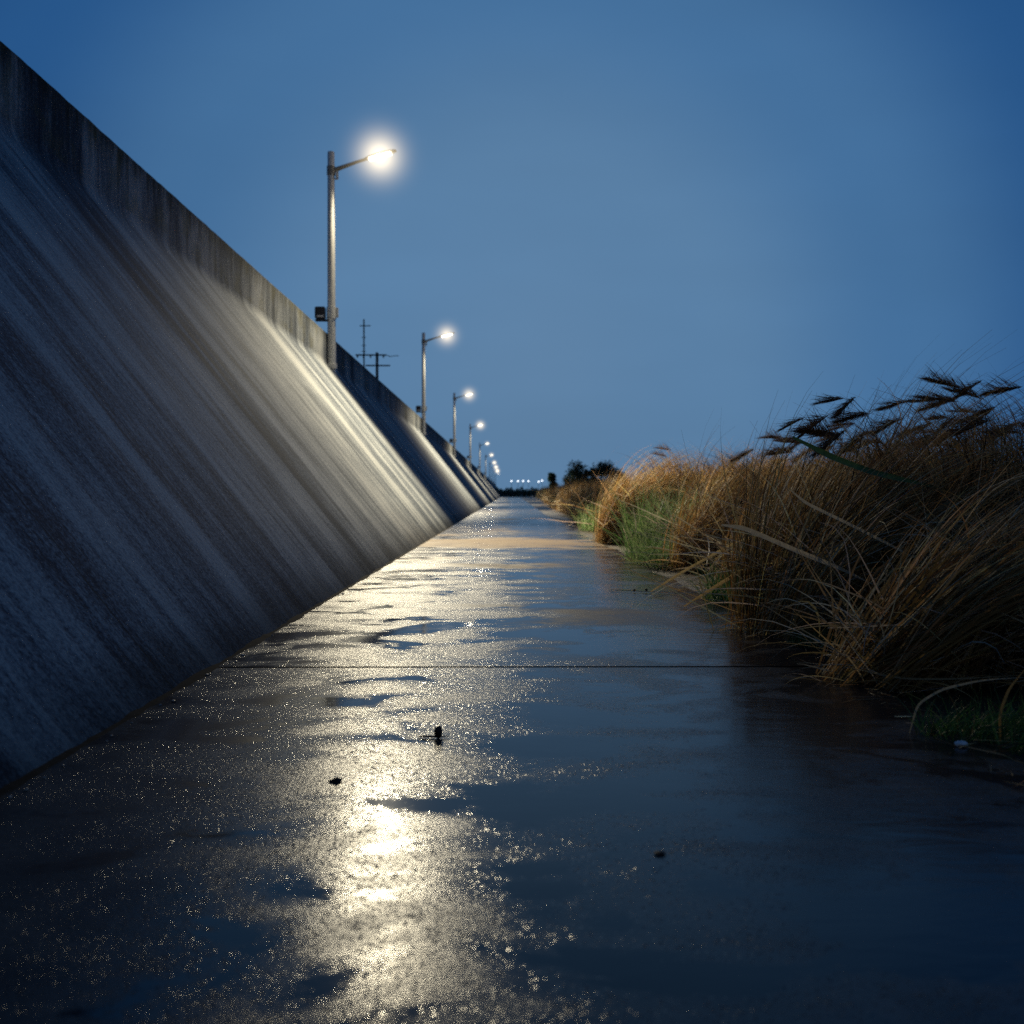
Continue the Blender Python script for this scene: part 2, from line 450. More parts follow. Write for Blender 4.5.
# ------------------------------------------------------------------ utility poles behind the wall
def bar(bm, a, b, r=.05, n=6): add_tube(bm, [a, b], r, n)
Y0 = 70.
px = lambda u: (u-506)/1000*Y0
pz = lambda w: 1.2+(494-w)/1000*Y0
t = empty('utility_mast', (px(364.5), Y0, 6.2)); tag(t, 'slender mast with one short crossarm near its tip, behind the wall', 'mast')
def rel(u, w, o): return (px(u)-o.location.x, 0, pz(w)-6.2)
bm = bmesh.new(); bar(bm, (0,0,-.2), rel(364.5,320,t), .05, 8); mesh_obj('post', bm, M_pole, t)
bm = bmesh.new(); bar(bm, rel(360.5,326.5,t), rel(371,326.5,t), .035); mesh_obj('crossarm', bm, M_pole, t)
for w in (338, 346, 352):
    bm = bmesh.new(); bar(bm, rel(362,w,t), rel(366.5,w,t), .022); mesh_obj('rung', bm, M_pole, t)
t = empty('utility_pole', (px(377.5), Y0, 6.2)); tag(t, 'double crossarm utility pole with trailing wires behind the wall', 'utility pole')
bm = bmesh.new(); bar(bm, (0,0,-.2), rel(377.5,353,t), .10, 8); mesh_obj('post', bm, M_pole, t)
for (u0, u1, w) in ((356,387,355.5), (366,390.5,366)):
    bm = bmesh.new(); bar(bm, rel(u0,w,t), rel(u1,w,t), .05)
    mesh_obj('crossarm', bm, M_pole, t)
for u in (358, 364, 371, 384):
    bm = bmesh.new(); a = rel(u,355,t); b = rel(u,358.5,t); add_tube(bm, [a, ((a[0]+b[0])/2,0,(a[2]+b[2])/2), b], [.03,.07,.03], 6)
    mesh_obj('insulator', bm, M_pole, t)
bm = bmesh.new()
a = Vector(rel(386,355.5,t)); pts = [a, Vector(rel(391,357,t)), Vector(rel(397,356,t)), Vector(rel(399,356.5,t))]
add_tube(bm, pts, .025, 5); mesh_obj('wire', bm, M_pole, t)

# ------------------------------------------------------------------ grass and reed generator
def ribbons(rs, root, d0, bend, L, w, K=8, power=1.0, jitter=.0, tipw=.12, basew=.6):
    N = len(root)
    P = np.zeros((N, K+1, 3)); D = np.zeros((N, K+1, 3))
    d = d0/np.linalg.norm(d0, axis=1, keepdims=True)
    p = root.copy(); P[:,0] = p; D[:,0] = d
    for k in range(K):
        s = (k+.5)/K
        d = d + bend*(s**power)/K
        if jitter: d = d + rs.normal(0, jitter, (N,3))
        d = d/np.linalg.norm(d, axis=1, keepdims=True)
        p = p + d*(L/K)[:,None]
        P[:,k+1] = p; D[:,k+1] = d
    P[:,:,2] = np.maximum(P[:,:,2], .006)
    rv = rs.normal(0, 1, (N,3)); rv[:,1] -= .4
    side = np.cross(D, rv[:,None,:]); side /= (np.linalg.norm(side, axis=2, keepdims=True)+1e-9)
    s = np.linspace(0, 1, K+1)
    prof = np.minimum(basew + (1-basew)*s/.25, 1.0)*np.clip((1-s)/.55, tipw, 1.0)
    W = w[:,None]*prof[None,:]*.5
    A = P - side*W[:,:,None]; B = P + side*W[:,:,None]
    V = np.stack([A, B], axis=2).reshape(-1, 3)
    base = (np.arange(N)*(K+1)*2)[:,None] + (np.arange(K)*2)[None,:]
    F = np.stack([base, base+1, base+3, base+2], axis=2).reshape(-1, 4)
    return V, F, (K+1)*2
class Leaves:
    def __init__(s): s.V=[]; s.F=[]; s.C=[]; s.n=0
    def add(s, VFn, cols):
        V, F, per = VFn
        s.V.append(V); s.F.append(F+s.n); s.C.append(np.repeat(cols, per, axis=0)); s.n += len(V)
    def build(s, name, mat, parent=None):
        V = np.concatenate(s.V); F = np.concatenate(s.F); Cc = np.concatenate(s.C)
        me = bpy.data.meshes.new(name)
        me.vertices.add(len(V)); me.vertices.foreach_set('co', V.astype(np.float32).ravel())
        me.loops.add(F.size); me.loops.foreach_set('vertex_index', F.astype(np.int32).ravel())
        me.polygons.add(len(F)); me.polygons.foreach_set('loop_start', (np.arange(len(F))*4).astype(np.int32))
        me.update(calc_edges=True)
        at = me.attributes.new('col', 'FLOAT_COLOR', 'POINT')
        at.data.foreach_set('color', np.concatenate([Cc, np.ones((len(Cc),1))], axis=1).astype(np.float32).ravel())
        me.materials.append(mat)
        me.polygons.foreach_set('use_smooth', np.ones(len(F), dtype=bool))
        return link(bpy.data.objects.new(name, me), parent)
PAL = dict(
    straw=(.60,.43,.20), rust=(.44,.25,.085), brown=(.27,.165,.075), dark=(.06,.034,.016),
    pale=(.66,.57,.42), green=(.13,.26,.07), lgreen=(.34,.44,.20), dgreen=(.06,.15,.045), plume=(.17,.095,.06))
def cols(rs, N, mix):
    names = list(mix); pr = np.array([mix[k] for k in names]); pr = pr/pr.sum()
    idx = rs.choice(len(names), N, p=pr)
    base = np.array([PAL[k] for k in names])[idx]
    return np.clip(base*rs.uniform(.6, 1.35, (N,1))*rs.uniform(.9, 1.1, (N,3)), 0, 1)
def U(rs, a, b, N): return rs.uniform(a, b, N)
def vec(x, y, z): return np.stack([x, y, z], axis=1)

def make_plume(seed, L=.34):
    rs = np.random.RandomState(seed); lv = Leaves()
    N = 330
    s = U(rs, 0, 1, N)**.9
    ax = vec(-s*L*.72, np.zeros(N), .10*L*np.sin(s*2.4) - .22*L*s**2)
    fat = np.sin(np.pi*np.clip(s*.95+.05, 0, 1))
    br = rs.randint(0, 14, N); bz = rs.normal(-.3,.65,14)[br]; by = rs.normal(0,.5,14)[br]
    root = ax + rs.normal(0, .006, (N,3))
    d0 = vec(-np.ones(N), by + rs.normal(0,.2,N), bz + rs.normal(0,.18,N))
    bend = vec(-U(rs,.4,1.2,N), rs.normal(0,.2,N), U(rs,-.8,.2,N))
    ln = L*(.12+.38*fat)*U(rs,.6,1.3,N)
    lv.add(ribbons(rs, root, d0, bend, ln, U(rs,.002,.0045,N), K=4), cols(rs, N, dict(plume=4, dark=1, brown=1.2)))
    return lv
plume_meshes = []
def plume(parent, loc, rz, tilt, scale):
    if len(plume_meshes) < 5:
        lv = make_plume(50+len(plume_meshes)); 
        V = [np.maximum(v, -99) for v in lv.V]
        o = lv.build('plume', M_plume, parent); plume_meshes.append(o.data)
    else:
        o = bpy.data.objects.new('plume', random.choice(plume_meshes)); link(o, parent)
    o.location = loc; o.rotation_euler = (random.uniform(-.5,.5), tilt, rz); o.scale = (scale,)*3
    return o

def reed_clump(x, y, rx, ry, h, n, seed, label, wscale=1., stalks=0, mix=None, low=False, stray=1., stalk_h=1.28, backleaf=0., lean=1., whips=None, sheaf=0, sl=.35, sx=.2, sb=1.2, sL=1.3, stx=-.1):
    rs = np.random.RandomState(seed); rnd = random.Random(seed)
    root_e = empty('reed_clump', (x, y, -.06))
    tag(root_e, label, 'reed clump', 'dry reed clumps beside the path')
    mix = mix or dict(straw=4, rust=4, brown=3, dark=1, pale=.6)
    lv = Leaves()
    # dense heart of the clump, inner shade darkened into the blade colours
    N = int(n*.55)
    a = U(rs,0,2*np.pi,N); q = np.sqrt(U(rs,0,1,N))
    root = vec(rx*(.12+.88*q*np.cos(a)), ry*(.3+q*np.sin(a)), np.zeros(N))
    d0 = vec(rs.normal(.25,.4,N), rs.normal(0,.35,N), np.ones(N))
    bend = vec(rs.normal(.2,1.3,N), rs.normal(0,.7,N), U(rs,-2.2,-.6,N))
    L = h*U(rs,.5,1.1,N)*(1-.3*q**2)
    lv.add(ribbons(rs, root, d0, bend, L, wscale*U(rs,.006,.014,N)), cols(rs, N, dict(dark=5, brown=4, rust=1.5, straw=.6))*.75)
    # a tight sheaf at the path edge that fans out as it rises
    if sheaf:
        N = sheaf
        hk = rs.randint(0, 12, N); hz = rs.normal(0, 1, (12, 3))[hk]
        root = vec(-rx + sx + rs.normal(0,.10,N) + .10*hz[:,0], -ry*.55 + rs.normal(0,.09,N) + .12*hz[:,1], np.zeros(N))
        d0 = vec(sl + .24*hz[:,0] + rs.normal(0,.16,N), -.05 + .18*hz[:,1] + rs.normal(0,.14,N), np.ones(N))
        bend = vec(sb + .3*hz[:,2] + rs.normal(0,.35,N), .15*hz[:,1] + rs.normal(0,.3,N), U(rs,-1.2,-.3,N)*sb)
        L = h*U(rs,.5,sL,N)
        lv.add(ribbons(rs, root, d0, bend, L, wscale*U(rs,.004,.011,N), K=11, power=1.5, jitter=.02), cols(rs, N, dict(straw=5, rust=5, pale=.7, brown=1))*rs.uniform(.6,1.25,(12,1))[hk])
    # combed outer strands: rooted at the path side, sweeping up and away
    N = int(n*.50)
    u = U(rs,0,1,N)**1.3
    yy = U(rs,-1,1,N)
    grp = rs.randint(0, 16, N)                     # strands run together in hanks
    hx = rs.normal(0,.20,16)[grp]; hy = rs.normal(0,.22,16)[grp]; hb = rs.normal(0,.5,16)[grp]; hu = rs.uniform(0,1,16)[grp]; hv = rs.uniform(-1,1,16)[grp]; hl = rs.uniform(.75,1.12,16)[grp]
    u = .45*u + .55*hu; yy = .5*yy + .5*hv
    root = vec(rx*(-1.0 + .95*u + .18*yy**2) + rs.normal(0,.05,N), ry*(yy*.8-.15) + rs.normal(0,.05,N), np.zeros(N))
    d0 = vec(.30+hx+rs.normal(0,.10,N), hy+rs.normal(-.05,.10,N), np.ones(N))
    bend = vec(lean*(1.7+hb)+rs.normal(0,.25,N), hy+rs.normal(0,.25,N), U(rs,-1.7,-.7,N))
    L = h*U(rs,.9,1.5,N)*hl
    lv.add(ribbons(rs, root, d0, bend, L, wscale*U(rs,.004,.012,N), K=10), cols(rs, N, mix)*rs.uniform(.65,1.2,(16,1))[grp])
    # wind-combed crown streaming toward the path
    N = int(n*.40)
    root = vec(rx*U(rs,-.2,1.1,N), ry*U(rs,-1,1,N), h*U(rs,.25,.6,N))
    d0 = vec(rs.normal(.5,.25,N), rs.normal(-.05,.25,N), np.ones(N))
    bend = vec(-U(rs,2.6,4.6,N), rs.normal(0,.4,N), U(rs,-1.3,-.4,N))
    L = h*U(rs,.5,.85,N)
    lv.add(ribbons(rs, root, d0, bend, L, wscale*U(rs,.004,.009,N), K=9), cols(rs, N, dict(brown=4, dark=3, rust=2, straw=1.5)))
    # stray crossing blades, pale and broken
    N = int(n*.10*stray)
    root = vec(rx*U(rs,-1.05,1.0,N), -ry*U(rs,.2,1.2,N), U(rs,0,.42*h,N))
    az = U(rs,0,2*np.pi,N); tl = U(rs,.3,2.0,N)
    d0 = vec(np.cos(az)*tl, np.sin(az)*tl*.4-.12, U(rs,.05,1,N))
    kink = rs.rand(N) < .4
    bend = vec(rs.normal(0,.8,N), rs.normal(0,.4,N), np.where(kink, U(rs,-3.2,-1.5,N), U(rs,-1.0,.1,N)))
    L = h*U(rs,.3,1.0,N)
    lv.add(ribbons(rs, root, d0, bend, L, wscale*U(rs,.004,.010,N), K=7, jitter=.05, power=1.6), cols(rs, N, dict(pale=4, straw=3, brown=1)))
    # blades lying down at the foot
    N = int(n*.05*stray)
    root = vec(rx*U(rs,-1.05,.6,N), -ry*U(rs,.1,1.1,N), U(rs,.02,.18,N))
    d0 = vec(rs.normal(-.4,.8,N), rs.normal(-.5,.5,N), U(rs,.0,.5,N))
    bend = vec(rs.normal(0,.8,N), rs.normal(0,.5,N), U(rs,-1.8,-.6,N))
    lv.add(ribbons(rs, root, d0, bend, h*U(rs,.2,.45,N), wscale*U(rs,.003,.007,N), K=6), cols(rs, N, dict(straw=3, rust=2, pale=1.5)))
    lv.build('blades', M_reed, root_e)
    # flowering stalks bent by the wind
    for k in range(stalks):
        one = Leaves()
        r0 = np.array([[rx*rnd.uniform(stx,1.05+stx*.8), ry*rnd.uniform(-.8,1), 0]])
        d0 = np.array([[rnd.uniform(.15,.75), rnd.uniform(-.15,.15), 1.]])
        bd = np.array([[-rnd.uniform(3.2,5.0), rnd.uniform(-.3,.3), -rnd.uniform(.3,1.0)]])
        Ls = np.array([h*stalk_h*rnd.uniform(.85,1.12)])
        VFn = ribbons(rs, r0, d0, bd, Ls, np.array([.009*max(1,wscale*.8)]), K=12, power=2.6, tipw=.45, basew=1.)
        tip = VFn[0][-2:].mean(axis=0); tip2 = VFn[0][-4:-2].mean(axis=0)
        one.add(VFn, cols(rs, 1, dict(brown=2, dark=2)))
        so_ = one.build('stalk', M_reed, root_e)
        dr = tip-tip2; tilt = math.atan2(dr[2], -dr[0])
        plume(so_, tuple(tip + np.array([.05,0,0])), rnd.uniform(-.4,.4), rnd.uniform(-.75, .3), rnd.uniform(.8,1.45)*max(1,wscale**.4))
    # bare whips
    for k in range(stalks//2 if whips is None else whips):
        one = Leaves()
        r0 = np.array([[rx*rnd.uniform(.0,1.05), ry*rnd.uniform(-.8,1), 0]])
        d0 = np.array([[rnd.uniform(-.25,.35), rnd.uniform(-.15,.15), 1.]])
        bd = np.array([[-rnd.uniform(.5,1.9), rnd.uniform(-.3,.3), 0]])
        one.add(ribbons(rs, r0, d0, bd, np.array([h*stalk_h*rnd.uniform(.8,1.08)]), np.array([.006]), K=10, power=2., tipw=.3, basew=1.), cols(rs, 1, dict(brown=2, dark=2)))
        one.build('stalk', M_reed, root_e)
    return root_e
def grass_tuft(x, y, rx, ry, h, n, seed, label, mix, w=(.004,.009), wind=.4):
    rs = np.random.RandomState(seed); lv = Leaves()
    N = n
    a = U(rs,0,2*np.pi,N); q = np.sqrt(U(rs,0,1,N))
    root = vec(rx*q*np.cos(a), ry*q*np.sin(a), np.zeros(N))
    d0 = vec(rs.normal(wind,.5,N), rs.normal(-.1,.45,N), np.ones(N))
    bend = vec(rs.normal(0,.9,N), rs.normal(-.2,.7,N), U(rs,-1.6,-.2,N))
    lv.add(ribbons(rs, root, d0, bend, h*U(rs,.5,1.3,N), U(rs,*w,N), K=7), cols(rs, N, mix))
    o = lv.build('grass_tuft', M_green); o.location = (x, y, -.05)
    tag(o, label, 'grass', 'green grass tufts beside the path')
    return o

# near to far along the right side
bank = [
 # x, y, rx, ry, h, n, seed, label, kwargs
 (3.25, 6.75, 1.15, .5, 1.10, 1000, 11, 'low brown reed clump spilling onto the wet path, nearest the viewer', dict(stray=3.2, lean=1.6, wscale=1.6, sheaf=800, sl=.95, sb=.8, sL=1.7)),
 (5.0, 7.6, 1.4, .8, 1.45, 1300, 12, 'pale tangled reed clump at the right edge behind the nearest low clump', dict(stray=4.5, wscale=1.6, lean=1.3, mix=dict(pale=3, straw=3, brown=3, dark=2))),
 (3.40, 9.1, 1.20, .6, 1.80, 1500, 13, 'tall golden reed clump with combed strands rising from the path edge', dict(stalks=12, stalk_h=1.2, stray=1.8, wscale=1.6, lean=1.2, sheaf=1100, sl=.48, sb=1.5, sL=1.25, stx=-.75)),
 (4.55, 10.2, 1.3, .9, 1.95, 2200, 14, 'tallest dark reed clump with drooping plumes against the sky', dict(stalks=22, stalk_h=1.24, wscale=1.3, stx=-.5)),
 (6.8, 10.8, 1.3, 1., 1.95, 1800, 15, 'tall reed clump with bare whips at the right edge of the photo', dict(stalks=5, whips=16, stalk_h=1.25, wscale=1.3)),
 (3.75, 13.3, 1.1, .8, 1.30, 1300, 16, 'tangled brown reed clump behind the two broken canes', dict(stray=2.6, wscale=1.6, lean=1.3)),
 (5.0, 14.6, 1.4, 1.1, 1.80, 1900, 17, 'dull brown reed clump just left of the tall golden clump', dict(stalks=9, stalk_h=1.3, wscale=1.7)),
 (4.0, 17.0, 1.2, 1.1, 1.65, 1900, 18, 'brown reed clump right of the bright green tuft', dict(stalks=7, stalk_h=1.35, wscale=1.9, lean=1.25, stray=1.5, sheaf=500, sl=.5, sb=1.5, sL=1.15)),
 (6.0, 18.5, 1.6, 1.3, 1.95, 1800, 19, 'reed clump with small plumes in the middle of the bank', dict(stalks=9, stalk_h=1.3, wscale=2.0)),
 (5.4, 22.5, 1.7, 1.4, 1.75, 1800, 20, 'reed clump behind the bright green tuft', dict(stalks=7, stalk_h=1.4, wscale=2.2)),
 (3.95, 26.0, 1.75, 1.1, 2.05, 2400, 21, 'rounded golden reed clump leaning over the path beyond the bright green tuft', dict(stalks=3, stalk_h=1.1, wscale=2.0, lean=1.4, stray=.5, sheaf=1200, sl=.45, sb=1.7, sL=1.2, sx=.35, mix=dict(straw=6, rust=4, brown=1, pale=.5))),
 (6.8, 27.5, 1.9, 1.5, 2.1, 1500, 22, 'reed clump set back behind the rounded golden clump', dict(stalks=6, stalk_h=1.12, wscale=2.5)),
]
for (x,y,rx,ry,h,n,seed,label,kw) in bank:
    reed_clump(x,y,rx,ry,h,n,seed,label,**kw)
# far part of the bank: copies of three clumps
far_src = [reed_clump(4.3, 43, 1.9, 2.2, 1.65, 1700, 31, 'x', wscale=3.0),
           reed_clump(5.0, 56, 2.2, 2.5, 1.75, 1500, 32, 'x', wscale=3.4, mix=dict(brown=4, dark=3, rust=2)),
           reed_clump(4.4, 50, 2.0, 2.4, 1.55, 1500, 33, 'x', wscale=3.2, mix=dict(rust=4, straw=3, lgreen=1.5))]
far_pos = [(4.6,40,1.,0),(7.3,36,1.1,1),(5.0,50,1.,2),(8.2,47,1.15,1),(5.2,61,1.05,0),(8.6,60,1.2,2),(5.6,73,1.1,1),(9.2,74,1.25,0),
           (6.0,88,1.15,2),(9.6,90,1.35,1),(6.8,106,1.2,0),(11,108,1.4,2),(7.4,128,1.3,1),(12,132,1.5,0),(8.4,154,1.35,0),(13.5,160,1.6,1),(9.6,186,1.45,2),(11,225,1.6,1),(12.3,270,1.7,0),(13.5,320,1.9,2),
           (9.5,34,1.1,0),(9.0,23,1.05,1),(8.8,15,1.1,2),(12.5,20,1.15,0),(13,30,1.2,1),(14,44,1.25,2),(15,62,1.35,0),(17,85,1.5,1)]
used = set()
for i, (x, y, s, k) in enumerate(far_pos):
    src = far_src[k]
    if k not in used: o = src; used.add(k)
    else: o = copy_tree(src)
    o.location = (x, y, -.06); o.scale = (s*random.uniform(.9,1.1), s, s*random.uniform(.92,1.08)); o.rotation_euler = (0,0,random.uniform(-.25,.25))
    if i < 20:
        o["label"] = '%s brown reed clump along the distant path edge, number %d beyond the rounded golden clump' % ('near-row' if i % 2 == 0 else 'rear-row', i//2+1)
        o["label"] = ('front' if (i % 2 == 0 or i > 15) else 'rear') + ' row distant brown reed clump, about %d metres down the path' % int(y)
    else:
        o["label"] = 'brown reed clump deep in the bank, only its top showing, about %d metres away' % int(y)
    o["group"] = 'distant reed clumps along the path'

grass_tuft(2.72, 4.95, .68, .26, .22, 1500, 61, 'dark green low grass at the right edge beside the wet path', dict(dgreen=4, green=3, brown=.5), (.004,.008))
grass_tuft(2.68, 11.2, .5, .6, .5, 800, 62, 'dark green grass below the two broken canes', dict(dgreen=3, green=3, lgreen=.5), (.006,.012))
grass_tuft(3.05, 19.2, .75, .9, 1.45, 1500, 63, 'bright green tall grass tuft between two brown reed clumps', dict(lgreen=4, green=2, pale=.6), (.010,.02), .5)
grass_tuft(2.65, 17.4, .45, .9, .7, 650, 64, 'small green grass tuft at the path edge in front of the bright tall tuft', dict(lgreen=3, green=2), (.008,.016), .3)
grass_tuft(3.3, 34.5, .8, 1.8, .95, 900, 65, 'distant green grass tuft beyond the rounded golden reed clump', dict(lgreen=3, green=3), (.02,.035), .3)
grass_tuft(2.55, 8.2, .25, .3, .2, 160, 66, 'sparse green shoots at the foot of the tall golden clump', dict(green=3, lgreen=2), (.004,.008), .2)

# single broad canes and leaves that stand out
def cane(name, pts, w, col, label, cat, mat=M_reed):
    bm = bmesh.new(); pts = [Vector(p) for p in pts]
    dense = []
    for i in range(len(pts)-1):
        for k in range(6): dense.append(pts[i].lerp(pts[i+1], k/6))
    dense.append(pts[-1])
    for _ in range(3):
        dense = [dense[0]] + [(dense[i-1]+dense[i]*2+dense[i+1])/4 for i in range(1, len(dense)-1)] + [dense[-1]]
    n = len(dense); rings = []
    for i, p in enumerate(dense):
        tn = (dense[min(i+1,n-1)]-dense[max(i-1,0)]).normalized()
        sd_ = tn.cross(Vector((0,-1,.25))).normalized(); up = tn.cross(sd_)
        u = i/(n-1); ww = w*.5*min(1, .35+u*3)*min(1, .12+(1-u)*2.2)
        rings.append([bm.verts.new(p - sd_*ww), bm.verts.new(p + up*ww*.35), bm.verts.new(p + sd_*ww)])
    for a, b in zip(rings, rings[1:]):
        for k in range(2): bm.faces.new((a[k], a[k+1], b[k+1], b[k]))
    o = mesh_obj(name, bm, mat)
    at = o.data.attributes.new('col', 'FLOAT_COLOR', 'POINT')
    for d in at.data: d.color = (*col, 1)
    return tag(o, label, cat)
def pt(u, w, D): return ((u-506)/1000*D, D, 1.2+(494-w)/1000*D)
cane('broken_cane', [(2.37,12.1,.012) if False else pt(651,592,12.05), pt(690,568,11.8), pt(735,543,11.6), pt(775,528,11.9)], .032, (.70,.50,.22), 'shorter straw cane leaning from the reeds onto the path', 'reed cane')
cane('broken_cane', [pt(684,607,10.5), pt(730,578,10.1), pt(779,549,9.9), pt(810,537,10.0)], .034, (.75,.50,.20), 'longer golden cane resting its tip on the path edge', 'reed cane')
cane('bent_leaf', [pt(722,525,7.3), pt(745,528,7.35), pt(800,552,7.5), pt(845,570,7.7), pt(885,590,8.1)], .036, (.66,.54,.36), 'broad pale dry leaf jutting left across the tall golden clump', 'reed leaf')
cane('bent_leaf', [pt(791,490,7.4), pt(806,503,7.45), pt(850,524,7.6), pt(905,552,7.9), pt(930,566,8.3)], .024, (.66,.54,.36), 'narrow pale leaf above the broad one across the tall clump', 'reed leaf')
cane('bent_leaf', [pt(793,437,7.8), pt(830,456,7.9), pt(872,472,8.1), pt(915,482,8.4), pt(950,490,8.8)], .05, (.07,.15,.05), 'dark green pointed leaf jutting left near the top of the tall clump', 'reed leaf', M_green)
cane('bent_leaf', [pt(912,735,4.97), pt(920,705,5.0), pt(945,690,5.1), pt(985,681,5.25), pt(1035,678,5.5)], .012, (.40,.36,.25), 'thin pale blade curving down to the green grass at the right', 'reed leaf')
cane('bent_leaf', [pt(1004,745,4.8), pt(1003,715,4.82), pt(1012,690,4.9), pt(1030,668,5.0)], .014, (.36,.22,.06), 'short golden blade bending down into the green grass at the right edge', 'reed leaf')
cane('bent_leaf', [pt(850,668,6.2), pt(905,680,6.1), pt(960,680,6.1), pt(1030,676,6.2)], .012, (.38,.31,.18), 'long thin straw lying level across the foot of the nearest clump', 'reed leaf')

rs = np.random.RandomState(77); lv = Leaves(); N = 420
yy = 3.6 + 22*U(rs,0,1,N)**1.6
root = vec(2.22 - np.abs(rs.normal(0,.16,N)) + .12, yy, U(rs,.008,.02,N))
an = U(rs,0,6.28,N)
lv.add(ribbons(rs, root, vec(np.cos(an), np.sin(an), U(rs,-.02,.1,N)), rs.normal(0,.3,(N,3))*np.array([1,1,.1]), U(rs,.04,.22,N), U(rs,.003,.007,N), K=4), cols(rs, N, dict(straw=2, brown=3, dark=3, pale=.5)))
o = lv.build('straw_litter', M_reed); tag(o, 'loose bits of straw washed up along the reed side of the path', 'litter', kind='stuff')

# ------------------------------------------------------------------ things lying on the path
def gp(u, w): 
    D = 1200/(w-494); return ((u-506)/1000*D, D)
x_, y_ = gp(438, 739)
t = empty('seed_pod', (x_, y_, 0)); tag(t, 'dark round seed pod standing on a twig on the wet path', 'seed pod')
bm = bmesh.new(); add_blob(bm, (0,0,.030), (.021,.019,.031), 3, .25, 3); mesh_obj('pod', bm, M_debris, t)
bm = bmesh.new(); add_tube(bm, [(-.10,.01,.006),(-.06,0,.009),(0,-.005,.008),(.05,.004,.008)], [.003,.006,.005,.002], 6); mesh_obj('twig', bm, M_debris, t)
x_, y_ = gp(335, 783)
bm = bmesh.new(); add_blob(bm, (.004,0,.007), (.020,.015,.011), 7, .6, 3, 2.0); add_blob(bm, (-.018,.002,.005), (.012,.009,.006), 9, .6, 2, 2.0)
o = mesh_obj('stone', bm, M_debris); o.location = (x_, y_, 0); tag(o, 'small dark lump of debris left of the lamp reflection on the path', 'debris')
x_, y_ = gp(661, 857)
bm = bmesh.new(); add_blob(bm, (0,0,.005), (.020,.014,.006), 5, .5, 2, 2.2)
o = mesh_obj('leaf', bm, M_debris); o.location = (x_, y_, 0); tag(o, 'small flat dark leaf alone on the blue right half of the path', 'leaf')
x_, y_ = gp(640, 593)
t = empty('fallen_twig', (x_, y_, 0)); tag(t, 'thin dark twig with two leaves lying near the reeds on the path', 'twig')
bm = bmesh.new(); add_tube(bm, [(-.35,.25,.012),(-.1,.05,.02),(.1,-.02,.015),(.35,-.12,.02),(.55,-.1,.012)], [.002,.004,.004,.003,.002], 6); mesh_obj('stem', bm, M_debris, t)
for (a, b, c) in ((-.06,.02,.03),(.08,.0,.035)):
    bm = bmesh.new(); add_blob(bm, (a,b,c), (.016,.012,.016), a*50, .5, 2); mesh_obj('leaf', bm, M_debris, t)
x_, y_ = gp(960, 748)
bm = bmesh.new(); add_blob(bm, (0,0,.012), (.032,.02,.014), 2, .5, 2, 2.6)
o = mesh_obj('litter_scrap', bm, M_litter); o.location = (x_+.02, y_, 0); tag(o, 'small pale scrap of litter in front of the green grass at right', 'litter')

# wet pebbles collected at the foot of the wall
rnd = random.Random(9)
bm = bmesh.new(); add_blob(bm, (0,0,.35), (1,.8,.5), 1, .4, 2, 1.8)
peb = mesh_obj('pebble', bm, M_pebble)
spots = [(rnd.uniform(2.8, 13)) for _ in range(46)]
for i, yy in enumerate(spots):
    o = peb if i == 0 else peb.copy()
    if i: C.objects.link(o)
    s = rnd.uniform(.004, .012)*(1.6 if rnd.random() < .15 else 1)
    o.location = (XL + .05 + abs(rnd.gauss(0, .035)), yy, 0); o.scale = (s, s, s); o.rotation_euler = (0, 0, rnd.uniform(0, 6))
    tag(o, 'small wet pebble in the line of grit along the foot of the wall', 'pebble', 'pebbles along the foot of the wall')

bm = bmesh.new(); prev = None
for i in range(0, 620):
    y = 1.0 + i*.06
    n1 = noise.noise(Vector((y*1.3, 5, 2))); n2 = noise.noise(Vector((y*6, 1, 2)))
    wd = max(.004, .014 + .035*n1 + .022*n2); hh = max(.003, .010 + .012*n1 + .009*n2)
    row = [bm.verts.new((XL - hh/TANS - .012, y, hh*1.05 + .004)), bm.verts.new((XL + wd*.35, y, hh*.65)), bm.verts.new((XL + .03 + wd, y, -.003))]
    if prev:
        for k in range(2): bm.faces.new((prev[k], prev[k+1], row[k+1], row[k]))
    prev = row
o = mesh_obj('silt', bm, simple('damp_silt', (.020, .017, .014), .95, 0, .4, 30., .05)); tag(o, 'ragged dark line of silt along the foot of the wall', 'silt', kind='stuff')

